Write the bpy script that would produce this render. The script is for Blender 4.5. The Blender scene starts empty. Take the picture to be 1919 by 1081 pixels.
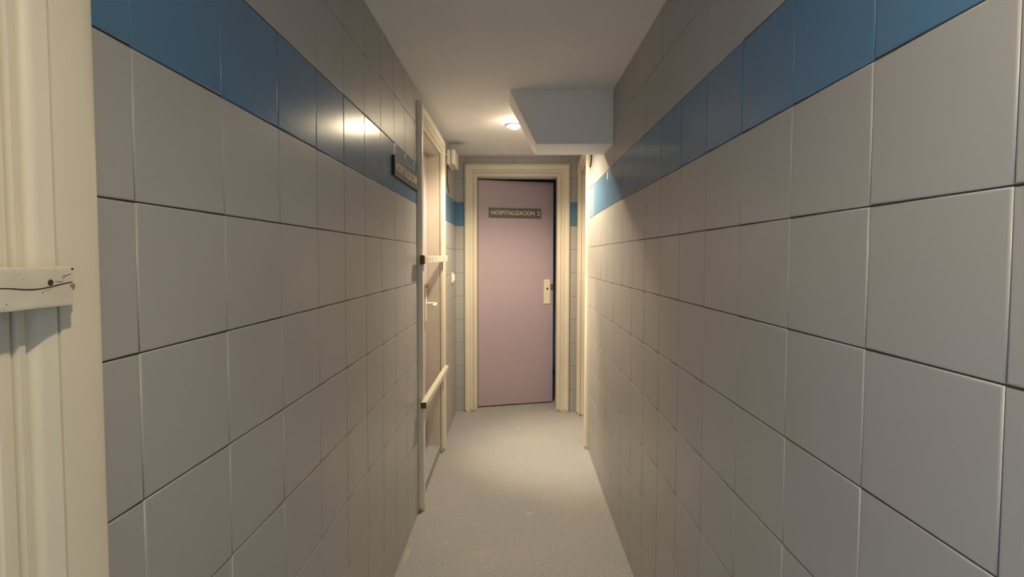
import bpy, bmesh, math, random
from mathutils import Vector, Matrix, noise
random.seed(7)
C = bpy.context.scene.collection
H = 1.32                       # eye height

# ------------------------------------------------------------------ camera
cd = bpy.data.cameras.new('camera'); cam = bpy.data.objects.new('camera', cd); C.objects.link(cam)
cd.sensor_width = 36.0; cd.sensor_fit = 'HORIZONTAL'
cd.lens = 36.0 * 928.0 / 1919.0
cd.shift_y = -(540.5 - 521.65) / 1919.0
cd.clip_start = .01
p, yw, r = -.041, .007, -.0018
Rz = Matrix.Rotation(yw, 3, 'Z'); Rx = Matrix.Rotation(p, 3, 'X'); Ry = Matrix.Rotation(r, 3, 'Y')
M3 = Rz @ Rx @ Ry @ Matrix.Rotation(math.pi / 2, 3, 'X')
cam.matrix_world = Matrix.Translation((0, 0, H)) @ M3.to_4x4()
bpy.context.scene.camera = cam

# ------------------------------------------------------------------ world, light, exposure
sc = bpy.context.scene
sc.view_settings.view_transform = 'Standard'; sc.view_settings.look = 'None'
sc.view_settings.gamma = 1; sc.view_settings.use_curve_mapping = False
sc.view_settings.exposure = 0.0
w = bpy.data.worlds.new('world'); sc.world = w; w.use_nodes = True
bg = w.node_tree.nodes['Background']; bg.inputs[0].default_value = (.66, .84, 1.0, 1); bg.inputs[1].default_value = 5.0

WARM = (1.0, .815, .555)
FAR_LAMP = (-.008, 3.17, 2.163)
NEAR_LAMP = (.16, -.06, 2.155)
BULB_E = 250.0

def spot(name, loc, energy, size, blend, tgt, radius=.03, col=WARM):
    l = bpy.data.lights.new(name, 'SPOT'); l.energy = energy; l.color = col
    l.spot_size = size; l.spot_blend = blend; l.shadow_soft_size = radius
    o = bpy.data.objects.new(name, l); C.objects.link(o); o.location = loc
    d = Vector(tgt) - Vector(loc); o.rotation_euler = d.to_track_quat('-Z', 'Y').to_euler()
    return o
spot('far_lamp_beam', (FAR_LAMP[0], FAR_LAMP[1], FAR_LAMP[2] - .045), 104, math.radians(148), .62, (.14, 3.25, 0), .022)
spot('far_lamp_core', (FAR_LAMP[0], FAR_LAMP[1], FAR_LAMP[2] - .045), 150, math.radians(48), 1.0, (.36, 3.42, 0), .022)
spot('near_lamp_beam', (NEAR_LAMP[0], NEAR_LAMP[1], NEAR_LAMP[2] - .045), 34, math.radians(150), .8, (.3, .05, 0), .012)

# ------------------------------------------------------------------ materials
def lin(c): return tuple(((x / 255) / 12.92 if x / 255 <= .04045 else ((x / 255 + .055) / 1.055) ** 2.4) for x in c)
def mat(name, col, rough=.5, spec=.5, var=0.0, vscale=8.0, bump=0.0, bscale=200.0, rvar=0.0, metal=0.0, col2=None, coat=0.0):
    m = bpy.data.materials.new(name); m.use_nodes = True; n = m.node_tree.nodes; l = m.node_tree.links
    b = n['Principled BSDF']; c = tuple(col) + (1,)
    b.inputs['Base Color'].default_value = c; b.inputs['Roughness'].default_value = rough
    b.inputs['Specular IOR Level'].default_value = spec; b.inputs['Metallic'].default_value = metal
    b.inputs['Coat Weight'].default_value = coat; b.inputs['Coat Roughness'].default_value = .15
    tc = n.new('ShaderNodeTexCoord')
    nz = n.new('ShaderNodeTexNoise'); nz.inputs['Scale'].default_value = vscale; nz.inputs['Detail'].default_value = 6
    l.new(tc.outputs['Object'], nz.inputs['Vector'])
    if var or col2:
        mx = n.new('ShaderNodeMix'); mx.data_type = 'RGBA'
        rp = n.new('ShaderNodeMapRange'); rp.inputs[1].default_value = .3; rp.inputs[2].default_value = .7
        l.new(nz.outputs['Fac'], rp.inputs[0]); l.new(rp.outputs[0], mx.inputs[0])
        c2 = tuple(col2) if col2 else tuple(x * (1 - var) for x in col)
        mx.inputs[6].default_value = c; mx.inputs[7].default_value = c2 + (1,)
        l.new(mx.outputs[2], b.inputs['Base Color'])
    if rvar:
        rr = n.new('ShaderNodeMapRange'); rr.inputs[3].default_value = rough - rvar; rr.inputs[4].default_value = rough + rvar
        l.new(nz.outputs['Fac'], rr.inputs[0]); l.new(rr.outputs[0], b.inputs['Roughness'])
    if bump:
        nb = n.new('ShaderNodeTexNoise'); nb.inputs['Scale'].default_value = bscale; nb.inputs['Detail'].default_value = 4
        l.new(tc.outputs['Object'], nb.inputs['Vector'])
        bp = n.new('ShaderNodeBump'); bp.inputs['Strength'].default_value = bump; bp.inputs['Distance'].default_value = .002
        l.new(nb.outputs['Fac'], bp.inputs['Height']); l.new(bp.outputs[0], b.inputs['Normal'])
    return m
GREY = mat('grey_tile', (.385, .378, .372), .38, .5, var=.06, vscale=3, bump=.06, bscale=150, rvar=.05)
BLUE = mat('blue_tile', (.090, .20, .335), .23, .5, var=.08, vscale=3, bump=.04, bscale=150, rvar=.03)
GROUT = mat('grout', (.10, .09, .08), .9, .2, var=.3, vscale=30)
PLASTER = mat('plaster', (.86, .85, .84), .85, .2, var=.04, vscale=5, bump=.35, bscale=90)
PAINT = mat('cream_paint', (.70, .65, .53), .38, .45, var=.05, vscale=7, bump=.08, bscale=120)
PINK = mat('mauve_laminate', (.42, .335, .39), .42, .45, var=.05, vscale=260, bump=.05, bscale=400)
WOOD = mat('end_grain', (.16, .095, .045), .8, .2, var=.4, vscale=120)
CRACK = mat('crack', (.035, .022, .014), .9, .1)
BARPAINT = mat('bar_paint', (.62, .59, .50), .5, .35, var=.12, vscale=22, bump=.35, bscale=70)
BARE = mat('bare_wood', (.36, .20, .11), .8, .2, var=.2, vscale=200)
WHITE = mat('white_plastic', (.80, .77, .68), .35, .5)
CREAMP = mat('cream_plastic', (.72, .66, .52), .4, .5)
SIGN = mat('sign_plate', (.115, .105, .088), .35, .5, var=.1, vscale=60)
LETTER = mat('sign_letters', (.68, .68, .62), .5, .3)
DARK = mat('black_edge', (.012, .011, .010), .5, .4)
BLACKM = mat('keyhole', (.004, .004, .004), .9, .1)
BRASS = mat('brown_metal', (.20, .10, .07), .5, .5, metal=.3)
NAIL = mat('rusty_nail', (.07, .035, .018), .7, .3, var=.4, vscale=300)
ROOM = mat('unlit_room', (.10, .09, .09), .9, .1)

def foot_dirt(m):
    n = m.node_tree.nodes; l = m.node_tree.links; b = n['Principled BSDF']; old = b.inputs['Base Color'].links[0].from_socket
    tc = n.new('ShaderNodeTexCoord'); nz = n.new('ShaderNodeTexNoise'); nz.inputs['Scale'].default_value = 70; nz.inputs['Detail'].default_value = 3
    l.new(tc.outputs['Object'], nz.inputs['Vector'])
    sx = n.new('ShaderNodeSeparateXYZ'); l.new(tc.outputs['Object'], sx.inputs[0])
    ma = n.new('ShaderNodeMath'); ma.operation = 'MULTIPLY_ADD'; ma.inputs[1].default_value = 7.0; l.new(sx.outputs[2], ma.inputs[0]); l.new(nz.outputs['Fac'], ma.inputs[2])
    mr = n.new('ShaderNodeMapRange'); mr.inputs[1].default_value = .62; mr.inputs[2].default_value = .50; mr.inputs[3].default_value = 0; mr.inputs[4].default_value = .8
    l.new(ma.outputs[0], mr.inputs[0])
    mx = n.new('ShaderNodeMix'); mx.data_type = 'RGBA'; l.new(mr.outputs[0], mx.inputs[0]); l.new(old, mx.inputs[6]); mx.inputs[7].default_value = (.20, .12, .05, 1)
    l.new(mx.outputs[2], b.inputs['Base Color'])
foot_dirt(PAINT)

def floor_mat():
    m = bpy.data.materials.new('speckled_vinyl'); m.use_nodes = True; n = m.node_tree.nodes; l = m.node_tree.links
    b = n['Principled BSDF']; b.inputs['Roughness'].default_value = .55; b.inputs['Specular IOR Level'].default_value = .35
    tc = n.new('ShaderNodeTexCoord')
    def nz(s, d=3, src='Object'):
        x = n.new('ShaderNodeTexNoise'); x.inputs['Scale'].default_value = s; x.inputs['Detail'].default_value = d
        l.new(tc.outputs[src], x.inputs['Vector']); return x
    def ramp(src, a, bb):
        x = n.new('ShaderNodeMapRange'); x.inputs[1].default_value = a; x.inputs[2].default_value = bb
        l.new(src, x.inputs[0]); return x.outputs[0]
    def mix(f, a, bb):
        x = n.new('ShaderNodeMix'); x.data_type = 'RGBA'; l.new(f, x.inputs[0])
        for i, v in ((6, a), (7, bb)):
            if isinstance(v, tuple): x.inputs[i].default_value = v + (1,)
            else: l.new(v, x.inputs[i])
        return x.outputs[2]
    base = mix(ramp(nz(2.2).outputs['Fac'], .35, .65), (.30, .31, .325), (.35, .34, .315))
    fl = mix(ramp(nz(130, 2).outputs['Fac'], .50, .60), base, (.27, .285, .32))
    fl = mix(ramp(nz(95, 2).outputs['Fac'], .60, .66), fl, (.405, .395, .37))
    fl = mix(ramp(nz(210, 1).outputs['Fac'], .66, .70), fl, (.11, .13, .17))
    # glue marks, long ago spilled
    st = ramp(nz(3.1, 5).outputs['Fac'], .67, .72)
    fl = mix(st, fl, (.40, .375, .31))
    l.new(fl, b.inputs['Base Color'])
    bp = n.new('ShaderNodeBump'); bp.inputs['Strength'].default_value = .12; bp.inputs['Distance'].default_value = .001
    l.new(nz(160).outputs['Fac'], bp.inputs['Height']); l.new(bp.outputs[0], b.inputs['Normal'])
    return m
VINYL = floor_mat()
STAIN = mat('dried_glue', (.43, .40, .32), .6, .3, var=.2, vscale=60)

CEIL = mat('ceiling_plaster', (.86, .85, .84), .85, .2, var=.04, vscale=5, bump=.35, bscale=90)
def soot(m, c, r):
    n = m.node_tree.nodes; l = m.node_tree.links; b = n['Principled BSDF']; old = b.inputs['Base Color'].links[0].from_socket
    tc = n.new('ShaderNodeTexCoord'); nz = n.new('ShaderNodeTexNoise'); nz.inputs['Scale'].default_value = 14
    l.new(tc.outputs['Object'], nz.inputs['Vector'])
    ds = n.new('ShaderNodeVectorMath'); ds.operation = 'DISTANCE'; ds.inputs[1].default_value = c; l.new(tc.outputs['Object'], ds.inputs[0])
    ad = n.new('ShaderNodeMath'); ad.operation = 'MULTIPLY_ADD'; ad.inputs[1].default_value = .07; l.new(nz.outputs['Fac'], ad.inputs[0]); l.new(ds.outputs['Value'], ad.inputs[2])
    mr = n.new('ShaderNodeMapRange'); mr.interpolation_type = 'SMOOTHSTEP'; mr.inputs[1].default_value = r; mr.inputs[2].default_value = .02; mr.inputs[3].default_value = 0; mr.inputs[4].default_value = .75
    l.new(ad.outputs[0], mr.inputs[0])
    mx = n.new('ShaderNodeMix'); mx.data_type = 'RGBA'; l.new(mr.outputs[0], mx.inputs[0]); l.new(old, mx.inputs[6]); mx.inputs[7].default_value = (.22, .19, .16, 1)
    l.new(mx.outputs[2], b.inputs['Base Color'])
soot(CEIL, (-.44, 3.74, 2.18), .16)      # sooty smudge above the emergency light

def emis(name, col, s):
    m = bpy.data.materials.new(name); m.use_nodes = True; b = m.node_tree.nodes['Principled BSDF']
    b.inputs['Base Color'].default_value = (.8, .8, .8, 1)
    b.inputs['Emission Color'].default_value = tuple(col) + (1,); b.inputs['Emission Strength'].default_value = s
    return m
BULB = emis('lit_bulb', (1.0, .82, .55), BULB_E)

# ------------------------------------------------------------------ wall mappings  (u along wall, z up, h out of wall)
def lerp(tab, y):
    if y <= tab[0][0]: return tab[0][1]
    for (a, va), (b, vb) in zip(tab, tab[1:]):
        if y <= b: return va + (vb - va) * (y - a) / (b - a)
    return tab[-1][1]
def XL(y): return lerp([(2.5, -.500), (3.4, -.505), (4.23, -.510)], y)
def XR(y): return lerp([(2.6, .494), (3.37, .504), (4.10, .545), (4.23, .548)], y)
YE = 4.23
ML = lambda u, z, h: Vector((XL(u) + h, u, z))
MR = lambda u, z, h: Vector((XR(u) - h, u, z))
ME = lambda u, z, h: Vector((u, YE - h, z))

# ------------------------------------------------------------------ mesh helpers
def link(name, bm, mats, parent=None, smooth=False, norm=True):
    if norm: bmesh.ops.recalc_face_normals(bm, faces=bm.faces)
    me = bpy.data.meshes.new(name); bm.to_mesh(me); bm.free()
    for m in (mats if isinstance(mats, (list, tuple)) else [mats]): me.materials.append(m)
    if smooth:
        for f in me.polygons: f.use_smooth = True
    o = bpy.data.objects.new(name, me); C.objects.link(o)
    if parent: 
        o.parent = parent; o.matrix_parent_inverse = Matrix.Translation(-parent.location)
    return o
def struct(name, bm, mats, parent=None, **k):
    o = link(name, bm, mats, parent, **k)
    if not parent: o['kind'] = 'structure'
    return o
def thing(name, loc, label, cat, group=None, kind=None):
    o = bpy.data.objects.new(name, None); C.objects.link(o); o.location = loc; o.empty_display_size = .05
    if kind: o['kind'] = kind
    if label: o['label'] = label
    if cat: o['category'] = cat
    if group: o['group'] = group
    return o
def tag(o, label, cat, group=None):
    o['label'] = label; o['category'] = cat
    if group: o['group'] = group
    return o
ID = lambda u, z, h: Vector((u, h, z))
def mbox(bm, M, u0, u1, z0, z1, h0, h1, bev=0.0, mi=0, seg=2, usub=1):
    """box in wall coordinates; optionally divided along u so it follows the wall"""
    nu = max(1, usub); vs = []
    for i in range(nu + 1):
        u = u0 + (u1 - u0) * i / nu
        vs.append([bm.verts.new(M(u, z, h)) for z, h in ((z0, h0), (z1, h0), (z1, h1), (z0, h1))])
    fs = [bm.faces.new(vs[0]), bm.faces.new(vs[-1][::-1])]
    for a, b in zip(vs, vs[1:]):
        for k in range(4): fs.append(bm.faces.new((a[k], a[(k + 1) % 4], b[(k + 1) % 4], b[k])))
    for f in fs: f.material_index = mi
    if bev:
        bmesh.ops.recalc_face_normals(bm, faces=fs)
        es = [e for e in {e for f in fs for e in f.edges} if len(e.link_faces) == 2 and e.calc_face_angle(0) > .5]
        bmesh.ops.bevel(bm, geom=es, offset=bev, segments=seg, profile=.5, affect='EDGES', material=-1)
    return fs
def wbox(bm, x0, x1, y0, y1, z0, z1, bev=0.0, mi=0, seg=2):
    return mbox(bm, lambda u, z, h: Vector((u, h, z)), x0, x1, z0, z1, y0, y1, bev, mi, seg)
def tube(bm, pts, rad, n=10, caps=True):
    rings = []
    for i, p in enumerate(pts):
        p = Vector(p); a = Vector(pts[max(0, i - 1)]); b = Vector(pts[min(len(pts) - 1, i + 1)])
        t = (b - a).normalized(); up = Vector((0, 0, 1)) if abs(t.z) < .9 else Vector((1, 0, 0))
        s = t.cross(up).normalized(); q = s.cross(t)
        rr = rad[i] if isinstance(rad, (list, tuple)) else rad
        rings.append([bm.verts.new(p + s * rr * math.cos(2 * math.pi * k / n) + q * rr * math.sin(2 * math.pi * k / n)) for k in range(n)])
    for a, b in zip(rings, rings[1:]):
        for k in range(n): bm.faces.new((a[k], a[(k + 1) % n], b[(k + 1) % n], b[k]))
    if caps: bm.faces.new(rings[0][::-1]); bm.faces.new(rings[-1])
def lathe(bm, prof, c, n=40):
    """profile of (radius, z) turned about a vertical axis through c"""
    c = Vector(c); rings = []
    for rr, z in prof:
        rings.append([bm.verts.new(c + Vector((0, 0, z)))] if rr < 1e-6 else
                     [bm.verts.new(c + Vector((rr * math.cos(2 * math.pi * k / n), rr * math.sin(2 * math.pi * k / n), z))) for k in range(n)])
    for a, b in zip(rings, rings[1:]):
        for k in range(n):
            k2 = (k + 1) % n
            if len(a) == 1 and len(b) == 1: continue
            if len(a) == 1: bm.faces.new((a[0], b[k2], b[k]))
            elif len(b) == 1: bm.faces.new((a[k], a[k2], b[0]))
            else: bm.faces.new((a[k], a[k2], b[k2], b[k]))

# ------------------------------------------------------------------ tiled walls (every tile pillowed, butt jointed)
T = .2
ROW0 = 1.593                     # bottom of the blue course
def jit(a, i, j): return a * (noise.noise(Vector((i * 3.71 + .3, j * 5.13 + .7, 1.9))))
def tile_wall(name, M, regions, uphase, wallthick=.12, colshift=None):
    bm = bmesh.new(); G = .0007; GZ = .0011; B = .0026; D = .0015
    for (u0, u1, z0, z1) in regions:
        nsub = max(1, int((u1 - u0) / .2))
        mbox(bm, M, u0, u1, z0, z1, -wallthick, -.0022, mi=2, usub=nsub)
        i0 = math.floor((u0 - uphase) / T) - 1; i1 = math.ceil((u1 - uphase) / T) + 1
        j0 = math.floor((z0 - ROW0) / T) - 1; j1 = math.ceil((z1 - ROW0) / T) + 1
        for j in range(j0, j1):
            for i in range(i0, i1):
                sh = colshift(i, j) if colshift else 0
                a = uphase + i * T + sh + jit(.0012, i, j // 3); b = uphase + (i + 1) * T + sh + jit(.0012, i + 1, j // 3)
                c = ROW0 + j * T + jit(.0009, i // 4, j + 40); d = ROW0 + (j + 1) * T + jit(.0009, i // 4, j + 41)
                a, b, c, d = max(a, u0), min(b, u1), max(c, z0), min(d, z1)
                if b - a < .008 or d - c < .008: continue
                a += G; b -= G; c += GZ; d -= GZ
                mi = 1 if j == 0 else 0
                h0 = .0002 + .00045 * random.random(); ta = random.uniform(-.0016, .0016); tb = random.uniform(-.0016, .0016)
                um, zm = (a + b) / 2, (c + d) / 2
                hh = lambda u, z: h0 + ta * (u - um) + tb * (z - zm)
                rings = []
                for ins, dz in ((0, -.0022), (0, -D), (B * .22, -D * .42), (B * .6, -D * .1), (B * 1.15, 0)):
                    rings.append([bm.verts.new(M(u, z, hh(u, z) + dz)) for u, z in ((a + ins, c + ins), (b - ins, c + ins), (b - ins, d - ins), (a + ins, d - ins))])
                f = bm.faces.new(rings[-1]); f.material_index = mi; fs = [f]
                for x, y in zip(rings, rings[1:]):
                    for k in range(4):
                        f = bm.faces.new((x[k], x[(k + 1) % 4], y[(k + 1) % 4], y[k])); f.material_index = mi; fs.append(f)
                        f.smooth = True
    return struct(name, bm, [GREY, BLUE, GROUT])

# door positions (outer edges of the architraves)
AW = .108                                        # architrave width
NL = (-.31, .572); FL = (2.517, 3.405); RD = (3.372, 4.205); ED = (-.437, .463)
TOPL, TOPR, TOPE, TOPN = 2.112, 2.122, 2.118, 2.112
ZC = 2.20; e = .012
def colL(i, j): return .006 * (noise.noise(Vector((j * 1.7, .3, 5)))) if j < -6 else 0
tile_wall('wall_left', ML, [(-.36, NL[0] + e, 0, ZC), (NL[0] + e, NL[1] - e, TOPN - e, ZC), (NL[1] - e, FL[0] + e, 0, ZC),
                            (FL[0] + e, FL[1] - e, TOPL - e, ZC), (FL[1] - e, YE + .12, 0, ZC)], .651, colshift=colL)
tile_wall('wall_right', MR, [(-2.6, RD[0] + e, 0, ZC), (RD[0] + e, RD[1] - e, TOPR - e, ZC), (RD[1] - e, YE + .12, 0, ZC)], .498)
tile_wall('wall_back', ME, [(-.62, ED[0] + e, 0, ZC), (ED[0] + e, ED[1] - e, TOPE - e, ZC), (ED[1] - e, .66, 0, ZC)], -.013)
# unseen wall and opening behind the viewer, shaped to steer daylight onto right wall
bm = bmesh.new(); wbox(bm, -1.55, .75, -2.72, -2.6, 0, 2.3); struct('wall_daylight_block', bm, PLASTER)

# ceiling: slab with a very slight rise, plus the boxed-in stair soffit
bm = bmesh.new()
zc = lambda y: 2.166 + (y - 1.6) * .0065
vs = [[bm.verts.new((x, y, zz)) for x in (-3.0, .75)] for y, zz in ((-2.8, zc(-2.8)), (4.6, zc(4.6)), (4.6, 2.32), (-2.8, 2.32))]
for k in range(4):
    a, b = vs[k], vs[(k + 1) % 4]; bm.faces.new((a[0], a[1], b[1], b[0]))
bm.faces.new([v[0] for v in vs]); bm.faces.new([v[1] for v in vs][::-1])
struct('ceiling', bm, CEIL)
bm = bmesh.new()
fr = [(-.048, 2.20), (.104, 1.899), (.515, 1.899), (.515, 2.20)]; bk = [(-.048, 2.20), (.110, 1.901), (.515, 1.901), (.515, 2.20)]
a = [bm.verts.new((x, 2.545, z)) for x, z in fr]; b = [bm.verts.new((x, 2.815, z)) for x, z in bk]
bm.faces.new(a[::-1]); bm.faces.new(b)
for k in range(4): bm.faces.new((a[k], a[(k + 1) % 4], b[(k + 1) % 4], b[k]))
bmesh.ops.recalc_face_normals(bm, faces=bm.faces)
bmesh.ops.bevel(bm, geom=list(bm.edges), offset=.004, segments=2, profile=.5, affect='EDGES')
o = struct('trim_1', bm, PLASTER); o['label'] = 'plastered bulkhead with a slanted side hanging from the ceiling by the right wall'; 

# floor
bm = bmesh.new(); wbox(bm, -3.0, .75, -2.8, 5.6, -.1, 0); struct('floor', bm, VINYL)

# ------------------------------------------------------------------ doors
PROF = [(0, 0), (0, .012), (.0025, .019), (.008, .0245), (.015, .0275), (.024, .0288), (.034, .0285), (.044, .0275), (.0505, .0262), (.0508, .0190), (.0526, .0190), (.0532, .0250),
        (.060, .0218), (.066, .0155), (.071, .0110), (.0755, .0092), (.0765, .0185), (.0815, .0185), (.0822, .0085), (.0840, .0085), (.0850, .0140), (.090, .0152), (.0955, .0140), (.0975, .0095),
        (.1000, .0095), (.1008, .0130), (.108, .0130), (.108, 0)]
def architrave(M, u0, u1, top, parent, ws=1.0):
    bm = bmesh.new(); secs = []
    P = [(a * ws, b) for a, b in PROF]
    # left leg (subdivided so the dents read), head, right leg
    def sec(fu, fz): return [bm.verts.new(M(fu(w), fz(w), h)) for w, h in P]
    secs.append(sec(lambda w: u0 + w, lambda w: .001)); secs.append(sec(lambda w: u0 + w, lambda w: top - w))
    secs.append(sec(lambda w: u1 - w, lambda w: top - w)); secs.append(sec(lambda w: u1 - w, lambda w: .001))
    n = len(PROF)
    for a, b in zip(secs, secs[1:]):
        for k in range(n): bm.faces.new((a[k], a[(k + 1) % n], b[(k + 1) % n], b[k]))
    bm.faces.new(secs[0][::-1]); bm.faces.new(secs[-1])
    o = link('architrave', bm, PAINT, parent)
    me = o.data
    for f in me.polygons: f.use_smooth = True
    me.set_sharp_from_angle(angle=math.radians(32))
    return o
def frame(M, u0, u1, top, parent, depth=.10, z0=0, ws=1.0):
    architrave(M, u0, u1, top, parent, ws); AW = .108 * ws
    bm = bmesh.new(); a, b, t = u0 + AW, u1 - AW, top - AW
    mbox(bm, M, a - .05, a, z0, t + .05, -depth - .03, .003); mbox(bm, M, b, b + .05, z0, t + .05, -depth - .03, .003)
    mbox(bm, M, a, b, t, t + .05, -depth - .03, .003, usub=3)
    link('door_jamb', bm, PAINT, parent)
def leafbox(M, u0, u1, z0, z1, h0, h1, parent, m=PINK, bev=.0015):
    bm = bmesh.new(); mbox(bm, M, u0, u1, z0, z1, h0, h1, bev); return link('door_leaf', bm, m, parent)

# far left door (closed, barred)
d2 = thing('door_2', (XL(2.95), 2.95, 0), 'mauve closed door in cream moulded frame set into the left wall', None, kind='structure')
frame(ML, FL[0], FL[1], TOPL, d2, .085)
leaf2 = leafbox(ML, FL[0] + AW + .003, FL[1] - AW - .003, .055, TOPL - AW - .003, -.125, -.085, d2)
bm = bmesh.new(); mbox(bm, ML, FL[0] + AW, FL[1] - AW, 0, .05, -.13, -.004, usub=3); link('threshold', bm, VINYL, d2)
# lever handle with long plate
uh = FL[1] - AW - .075
bm = bmesh.new(); mbox(bm, ML, uh - .02, uh + .02, .905, 1.125, -.085, -.077, .003); hp = link('handle_plate', bm, WHITE, d2)
bm = bmesh.new()
pts = []
for t in range(8):
    a = t / 7 * math.pi / 2; pts.append(ML(uh - .018 + .018 * math.cos(a) , 1.022, -.03 + .018 * math.sin(a)))
tube(bm, [ML(uh, 1.022, -.078), ML(uh, 1.022, -.05)] + pts + [ML(uh - .06, 1.021, -.0115), ML(uh - .11, 1.020, -.013), ML(uh - .118, 1.020, -.016)], [.0085] * 10 + [.0088, .0085, .005], 12)
link('door_handle', bm, WHITE, d2, smooth=True)

# near left door (only the edge of its frame is in view)
d1 = thing('door_1', (XL(0), .13, 0), 'mauve closed door whose cream frame stands at the left edge of the view', None, kind='structure')
frame(ML, NL[0], NL[1], TOPN, d1, .085, ws=1.2)
leafbox(ML, NL[0] + .133, NL[1] - .133, .055, TOPN - .133, -.125, -.085, d1)
bm = bmesh.new(); mbox(bm, ML, NL[0] + .13, NL[1] - .13, 0, .05, -.13, -.004, usub=1); link('threshold', bm, VINYL, d1)

# right door
d4 = thing('door_4', (XR(3.8), 3.8, 0), 'cream framed doorway in the right wall, seen edge on', None, kind='structure')
frame(MR, RD[0], RD[1], TOPR, d4, .085)
leafbox(MR, RD[0] + AW + .003, RD[1] - AW - .003, .008, TOPR - AW - .003, -.125, -.085, d4)

# end door, ajar into a dark room
d3 = thing('door_3', (0, YE, 0), 'mauve door standing ajar in a cream moulded frame across the end of the corridor', None, kind='structure')
frame(ME, ED[0], ED[1], TOPE, d3, .10)
hx, hy = ED[0] + AW + .004, YE + .095
ang = math.atan2(.165, .672); W = .686
lx = lambda u, d: (hx + u * math.cos(ang) + d * math.sin(ang), hy + u * math.sin(ang) - d * math.cos(ang))
MD = lambda u, z, h: Vector((*lx(u, h), z))          # on the leaf: u from the hinge, h towards the corridor
bm = bmesh.new(); mbox(bm, MD, 0, W, .010, 1.999, -.036, 0, .0015); link('door_leaf', bm, PINK, d3)
bm = bmesh.new(); mbox(bm, MD, W - .088, W - .028, .908, 1.128, 0, .007, .002)
pl = link('handle_plate', bm, CREAMP, d3)
bm = bmesh.new()
c0 = MD(W - .057, 1.045, .0073); ax = (MD(1, 0, 0) - MD(0, 0, 0)); nn = (MD(0, 0, 1) - MD(0, 0, 0))
ring = [bm.verts.new(c0 + ax * .0085 * math.cos(k * math.pi / 10) + Vector((0, 0, .0105)) * math.sin(k * math.pi / 10)) for k in range(20)]
ring2 = [bm.verts.new(v.co + nn * .0012) for v in ring]
bm.faces.new(ring2); bm.faces.new(ring[::-1])
for k in range(20): bm.faces.new((ring[k], ring[(k + 1) % 20], ring2[(k + 1) % 20], ring2[k]))
kh = link('spindle_hole', bm, BLACKM, pl); kh['label'] = 'round black hole where the missing lever was'
bm = bmesh.new(); mbox(bm, MD, W - .027, W + .0008, 1.030, 1.085, -.030, .0012, .0004)
link('latch_plate', bm, BRASS, d3)

# the unlit room behind the end door
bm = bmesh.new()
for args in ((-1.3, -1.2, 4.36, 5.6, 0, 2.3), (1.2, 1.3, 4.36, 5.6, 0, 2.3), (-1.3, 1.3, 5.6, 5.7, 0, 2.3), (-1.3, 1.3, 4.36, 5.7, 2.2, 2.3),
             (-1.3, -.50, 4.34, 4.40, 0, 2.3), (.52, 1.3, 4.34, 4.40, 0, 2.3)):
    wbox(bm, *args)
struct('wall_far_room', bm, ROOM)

# ------------------------------------------------------------------ battens nailed across the left doors
def batten(name, M, u0, u1, z0, z1, h0, h1, label, tilt=0.0, rough=True):
    Mt = lambda u, z, h: M(u, z + tilt * (u - u0), h)
    t = thing(name, M((u0 + u1) / 2, (z0 + z1) / 2, h0), label, 'wooden bar', 'battens nailed across the left doors')
    bm = bmesh.new(); n = 48; m = 12; grid = []
    for i in range(n + 1):
        u = u0 + (u1 - u0) * i / n; ring = []
        for k in range(m * 4):
            sd, f = divmod(k, m); f /= m
            q = [(f, 0), (1, f), (1 - f, 1), (0, 1 - f)][sd]
            # slightly rounded section
            zz, hh = q; cx, cy = zz - .5, hh - .5; mm = max(abs(cx), abs(cy)); L = math.hypot(cx, cy)
            s = 1 - .035 * max(0, L / .7071 - .95) / .05
            zz, hh = .5 + cx * s, .5 + cy * s
            v = noise.noise(Vector((u * 40, zz * 2.1, hh * 2))) * .0005
            ring.append(bm.verts.new(Mt(u, z0 + (z1 - z0) * zz + v, h0 + (h1 - h0) * hh + v)))
        grid.append(ring)
    K = m * 4
    for a, b in zip(grid, grid[1:]):
        for k in range(K): bm.faces.new((a[k], a[(k + 1) % K], b[(k + 1) % K], b[k]))
    f = bm.faces.new(grid[0][::-1]); f.material_index = 1; f = bm.faces.new(grid[-1]); f.material_index = 1
    o = link('batten', bm, [BARPAINT, WOOD], t)
    return t, Mt
AH = .0285
# near batten: runs out of the left side of the picture
b1, Mb = batten('wooden_bar', ML, -.26, .503, 1.271, 1.3105, AH - .003, .047, 'cream painted wooden bar with a cracked, splintered end at the left edge of the view')
bm = bmesh.new()                                    # the long split along its face
zs = lambda u: 1.2915 + .0010 * math.sin(u * 37) + .0012 * math.sin(u * 91) + (.0022 * max(0, (u - .455) / .045))
prev = None
for i in range(91):
    u = -.05 + .552 * i / 90; th = .00045 + .00035 * abs(noise.noise(Vector((u * 60, 0, 0))))
    cur = [bm.verts.new(ML(u, zs(u) + s * th, hh)) for s, hh in ((-1, .0462), (1, .0462), (1, .04735), (-1, .04735))]
    if prev:
        for k in range(4): bm.faces.new((prev[k], prev[(k + 1) % 4], cur[(k + 1) % 4], cur[k]))
    else: bm.faces.new(cur)
    prev = cur
bm.faces.new(prev[::-1])
link('crack', bm, CRACK, b1)
def disc(bm, M, u, z, h, ru, rz, dh, n=18, wob=.0):
    r1 = []; r2 = []
    for k in range(n):
        a = 2 * math.pi * k / n; s = 1 + wob * noise.noise(Vector((math.cos(a) * 3, math.sin(a) * 3, u * 50)))
        r1.append(bm.verts.new(M(u + ru * s * math.cos(a), z + rz * s * math.sin(a), h))); r2.append(bm.verts.new(M(u + ru * .9 * s * math.cos(a), z + rz * .9 * s * math.sin(a), h + dh)))
    bm.faces.new(r2); bm.faces.new(r1[::-1])
    for k in range(n): bm.faces.new((r1[k], r1[(k + 1) % n], r2[(k + 1) % n], r2[k]))
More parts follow.
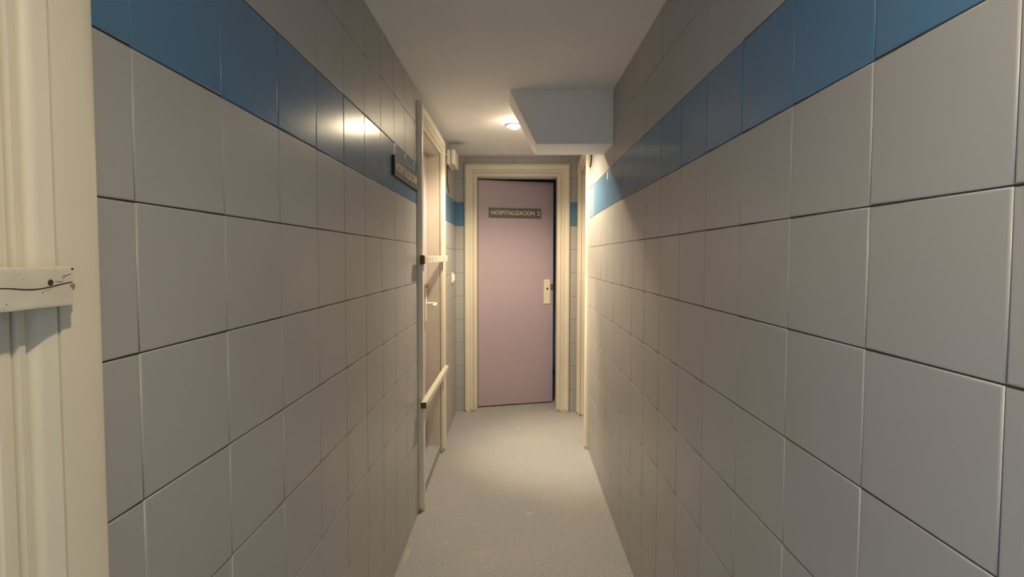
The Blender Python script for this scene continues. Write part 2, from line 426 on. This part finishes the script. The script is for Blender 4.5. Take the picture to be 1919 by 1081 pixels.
bm = bmesh.new(); disc(bm, ML, .4785, 1.2955, .0462, .0030, .0032, .0014, wob=.25)
o = link('nail_head', bm, NAIL, b1); o['label'] = 'rusty brown nail head'
bm = bmesh.new()                                    # splintered broken end: a ragged fringe of wood fibres
pr = None
for i in range(27):
    z = 1.2725 + .0365 * i / 26; q = abs(noise.noise(Vector((i * .83, 7, 1)))); L = .0004 + .0034 * q * (1.5 if z > 1.291 else .35)
    cur = [bm.verts.new(ML(u, z, h)) for u, h in ((.500, .028), (.5032 + L * .7, .028), (.5032 + L, .038), (.5030 + L * .8, .0462), (.500, .0466))]
    if pr:
        for k in range(5): bm.faces.new((pr[k], pr[(k + 1) % 5], cur[(k + 1) % 5], cur[k]))
    else: bm.faces.new(cur)
    pr = cur
bm.faces.new(pr[::-1])
link('splintered_end', bm, BARPAINT, b1)
bm = bmesh.new()
pts = [(.5005, 1.2900), (.5020, 1.2880), (.5040, 1.2868), (.5046, 1.2885), (.5058, 1.2912), (.5038, 1.2932), (.4990, 1.2926)]
lo = [bm.verts.new(ML(u, z, .040)) for u, z in pts]; hi = [bm.verts.new(ML(u, z, .0473)) for u, z in pts]
bm.faces.new(hi); bm.faces.new(lo[::-1])
for k in range(7): bm.faces.new((lo[k], lo[(k + 1) % 7], hi[(k + 1) % 7], hi[k]))
o = link('bare_wood', bm, BARE, b1); o['label'] = 'patch of bare reddish wood at the broken end'
for (u, z, a, bb) in ((.4955, 1.3015, .005, .0005), (.500, 1.3025, .0025, .0009), (.488, 1.2958, .007, .0003), (.4925, 1.2995, .0022, .0004), (.503, 1.308, .0015, .0012), (.4705, 1.2865, .0008, .0004),
                     (.474, 1.288, .0007, .0003), (.4775, 1.289, .0005, .0003), (.4525, 1.2995, .0006, .0005), (.436, 1.2778, .0007, .0004)):
    bm = bmesh.new(); disc(bm, ML, u, z, .0464, a, bb, .0008, 10, .5)
    link('chip', bm, CRACK, b1)
# far battens
b2, M2 = batten('wooden_bar', ML, 2.462, 3.325, 1.292, 1.330, AH - .003, .050, 'upper of the two cream wooden bars nailed across the far left door', tilt=.006)
bm = bmesh.new(); mbox(bm, M2, 2.448, 2.4625, 1.288, 1.334, .026, .0485, .003); o = link('end_block', bm, WOOD, b2); o['label'] = 'dark brown end block'
bm = bmesh.new(); disc(bm, M2, 2.53, 1.311, .0493, .004, .004, .0015); link('nail_head', bm, NAIL, b2)
b3, M3_ = batten('wooden_bar', ML, 2.462, 3.325, .562, .593, AH - .004, .053, 'lower of the two cream wooden bars, at knee height on the far left door')
bm = bmesh.new(); disc(bm, M3_, 2.50, .577, .0523, .004, .004, .0015); link('nail_head', bm, NAIL, b3)

# ------------------------------------------------------------------ signs
def sign(M, u0, z0, z1, text, label, L=.472, cut=None, plate_m=SIGN):
    t = thing('room_sign', M(u0, z0, 0), label, 'sign', None)
    bm = bmesh.new(); mbox(bm, M, u0, u0 + L, z0, z1, .001, .0085, .0006)
    link('backing', bm, DARK, t)
    bm = bmesh.new(); mbox(bm, M, u0 + .0005, u0 + L - .0005, z0 + .0005, z1 - .0005, .0086, .0112, .0005)
    link('plate', bm, plate_m, t)
    ta, tb = u0 + .022, u0 + L - .010; hz = (z1 - z0); za, zb = z0 + hz * .29, z0 + hz * .72
    word, num = (text.split() + [''])[:2]
    for nm, body, a, b in (('lettering', word, ta, ta + (tb - ta) * (.885 if num else .93)), ('numeral', num, ta + (tb - ta) * .947, tb)):
        if not body: continue
        cu = bpy.data.curves.new('text', 'FONT'); cu.body = body; cu.size = 1; cu.resolution_u = 4; cu.offset = .012
        to = bpy.data.objects.new('tmp', cu); C.objects.link(to)
        bpy.context.view_layer.update()
        me = bpy.data.meshes.new_from_object(to.evaluated_get(bpy.context.evaluated_depsgraph_get()))
        bpy.data.objects.remove(to)
        xs = [v.co.x for v in me.vertices]; ys = [v.co.y for v in me.vertices]
        x0, x1, y0, y1 = min(xs), max(xs), min(ys), max(ys)
        bm = bmesh.new(); bm.from_mesh(me)
        ext = bmesh.ops.extrude_face_region(bm, geom=list(bm.faces))
        top = {v for v in ext['geom'] if isinstance(v, bmesh.types.BMVert)}
        for v in bm.verts:
            v.co = M(a + (v.co.x - x0) / (x1 - x0) * (b - a), za + (v.co.y - y0) / (y1 - y0) * (zb - za), .0118 if v in top else .0111)
        link(nm, bm, LETTER, t)
    return t
sign(MD, .094, 1.676, 1.760, 'HOSPITALIZACION  2', 'dark grey sign with pale capitals on the mauve door at the corridor end')
sign(ML, 2.018, 1.655, 1.738, 'HOSPITALIZACION', 'dark grey sign with pale capitals on the blue band of the left wall', L=.476)

# ------------------------------------------------------------------ downlights
def downlight(name, loc, label, tilt):
    t = thing(name, loc, label, 'lamp', 'ceiling downlights')
    bm = bmesh.new(); lathe(bm, [(.036, .004), (.036, -.004), (.040, -.008), (.050, -.007), (.055, -.002), (.055, .004)], Vector(loc) + Vector((-.008, .012, 0)))
    link('trim_ring', bm, WHITE, t, smooth=True)
    bm = bmesh.new(); n = 10
    lathe(bm, [(0, -.030)] + [(.033 * math.sin(k / n * math.pi * .5), -.006 - .024 * math.cos(k / n * math.pi * .5)) for k in range(1, n + 1)] + [(.033, .004), (0, .004)], loc)
    link('bulb', bm, BULB, t, smooth=True)
    return t
downlight('downlight', FAR_LAMP, 'small lit round downlight in the ceiling beside the bulkhead', 0)
downlight('downlight', NEAR_LAMP, 'lit round downlight in the ceiling above the viewer, out of the picture', 0)

# ------------------------------------------------------------------ emergency light, cables, switch
el = thing('emergency_light', ML(3.73, 2.0, 0), 'white plastic emergency light box high on the left wall near the end', 'emergency light')
bm = bmesh.new(); mbox(bm, ML, 3.625, 3.860, 2.000, 2.108, 0.002, .032, .008, seg=3); link('base', bm, WHITE, el, smooth=True)
bm = bmesh.new(); mbox(bm, ML, 3.618, 3.866, 1.998, 2.110, .0325, .066, .012, seg=4); link('cover', bm, CREAMP, el, smooth=True)
bm = bmesh.new(); tube(bm, [ML(3.45, 2.060, .006), ML(3.55, 2.060, .006), ML(3.63, 2.060, .008)], .004, 8); link('cable_entry', bm, WHITE, el, smooth=True)
bm = bmesh.new(); tube(bm, [ML(3.665, 2.005, .006), ML(3.665, 1.95, .005), ML(3.665, 1.86, .005), ML(3.668, 1.852, .006), ML(3.73, 1.822, .006), ML(3.76, 1.808, .006)], .0032, 8)
tag(link('cable', bm, DARK, None, smooth=True), 'short bent black cable below the emergency light on the left wall', 'cable')
bm = bmesh.new(); tube(bm, [MR(3.30, 2.12, .004), MR(3.30, 2.00, .004), MR(3.30, 1.965, .004), MR(3.345, 1.935, .005), MR(3.352, 1.930, .005)], .0042, 8)
tag(link('cable', bm, DARK, None, smooth=True), 'short bent black cable on the right wall beside the door frame under the bulkhead', 'cable')
ls = thing('light_switch', ML(3.95, 1.125, 0), 'small cream light switch on the left wall near the end door', 'light switch')
bm = bmesh.new(); mbox(bm, ML, 3.915, 3.995, 1.122, 1.202, .001, .012, .003); link('switch_plate', bm, WHITE, ls)
bm = bmesh.new(); mbox(bm, ML, 3.930, 3.980, 1.137, 1.187, .012, .022, .003); link('rocker', bm, WHITE, ls)

# dried glue marks on the vinyl along the walls and frames (flat stains, part of the floor)
stain_bm = bmesh.new()
for i, (x, y, rx, ry) in enumerate(((-.318, 2.245, .014, .010), (-.008, 3.98, .02, .018), (-.480, 2.15, .013, .05), (.02, 3.80, .012, .03), (.31, 4.2, .03, .022), (-.42, 4.15, .05, .016))):
    n = 22; ring = []
    for k in range(n):
        a = 2 * math.pi * k / n; s = 1 + .5 * noise.noise(Vector((math.cos(a) * 1.6, math.sin(a) * 1.6, i * 3.1)))
        ring.append(stain_bm.verts.new((x + rx * s * math.cos(a), y + ry * s * math.sin(a), .0006)))
    stain_bm.faces.new(ring)
o = link('glue_stain', stain_bm, STAIN, None); o['kind'] = 'stuff'; tag(o, 'patches of dried cream glue on the grey vinyl floor', 'stain')
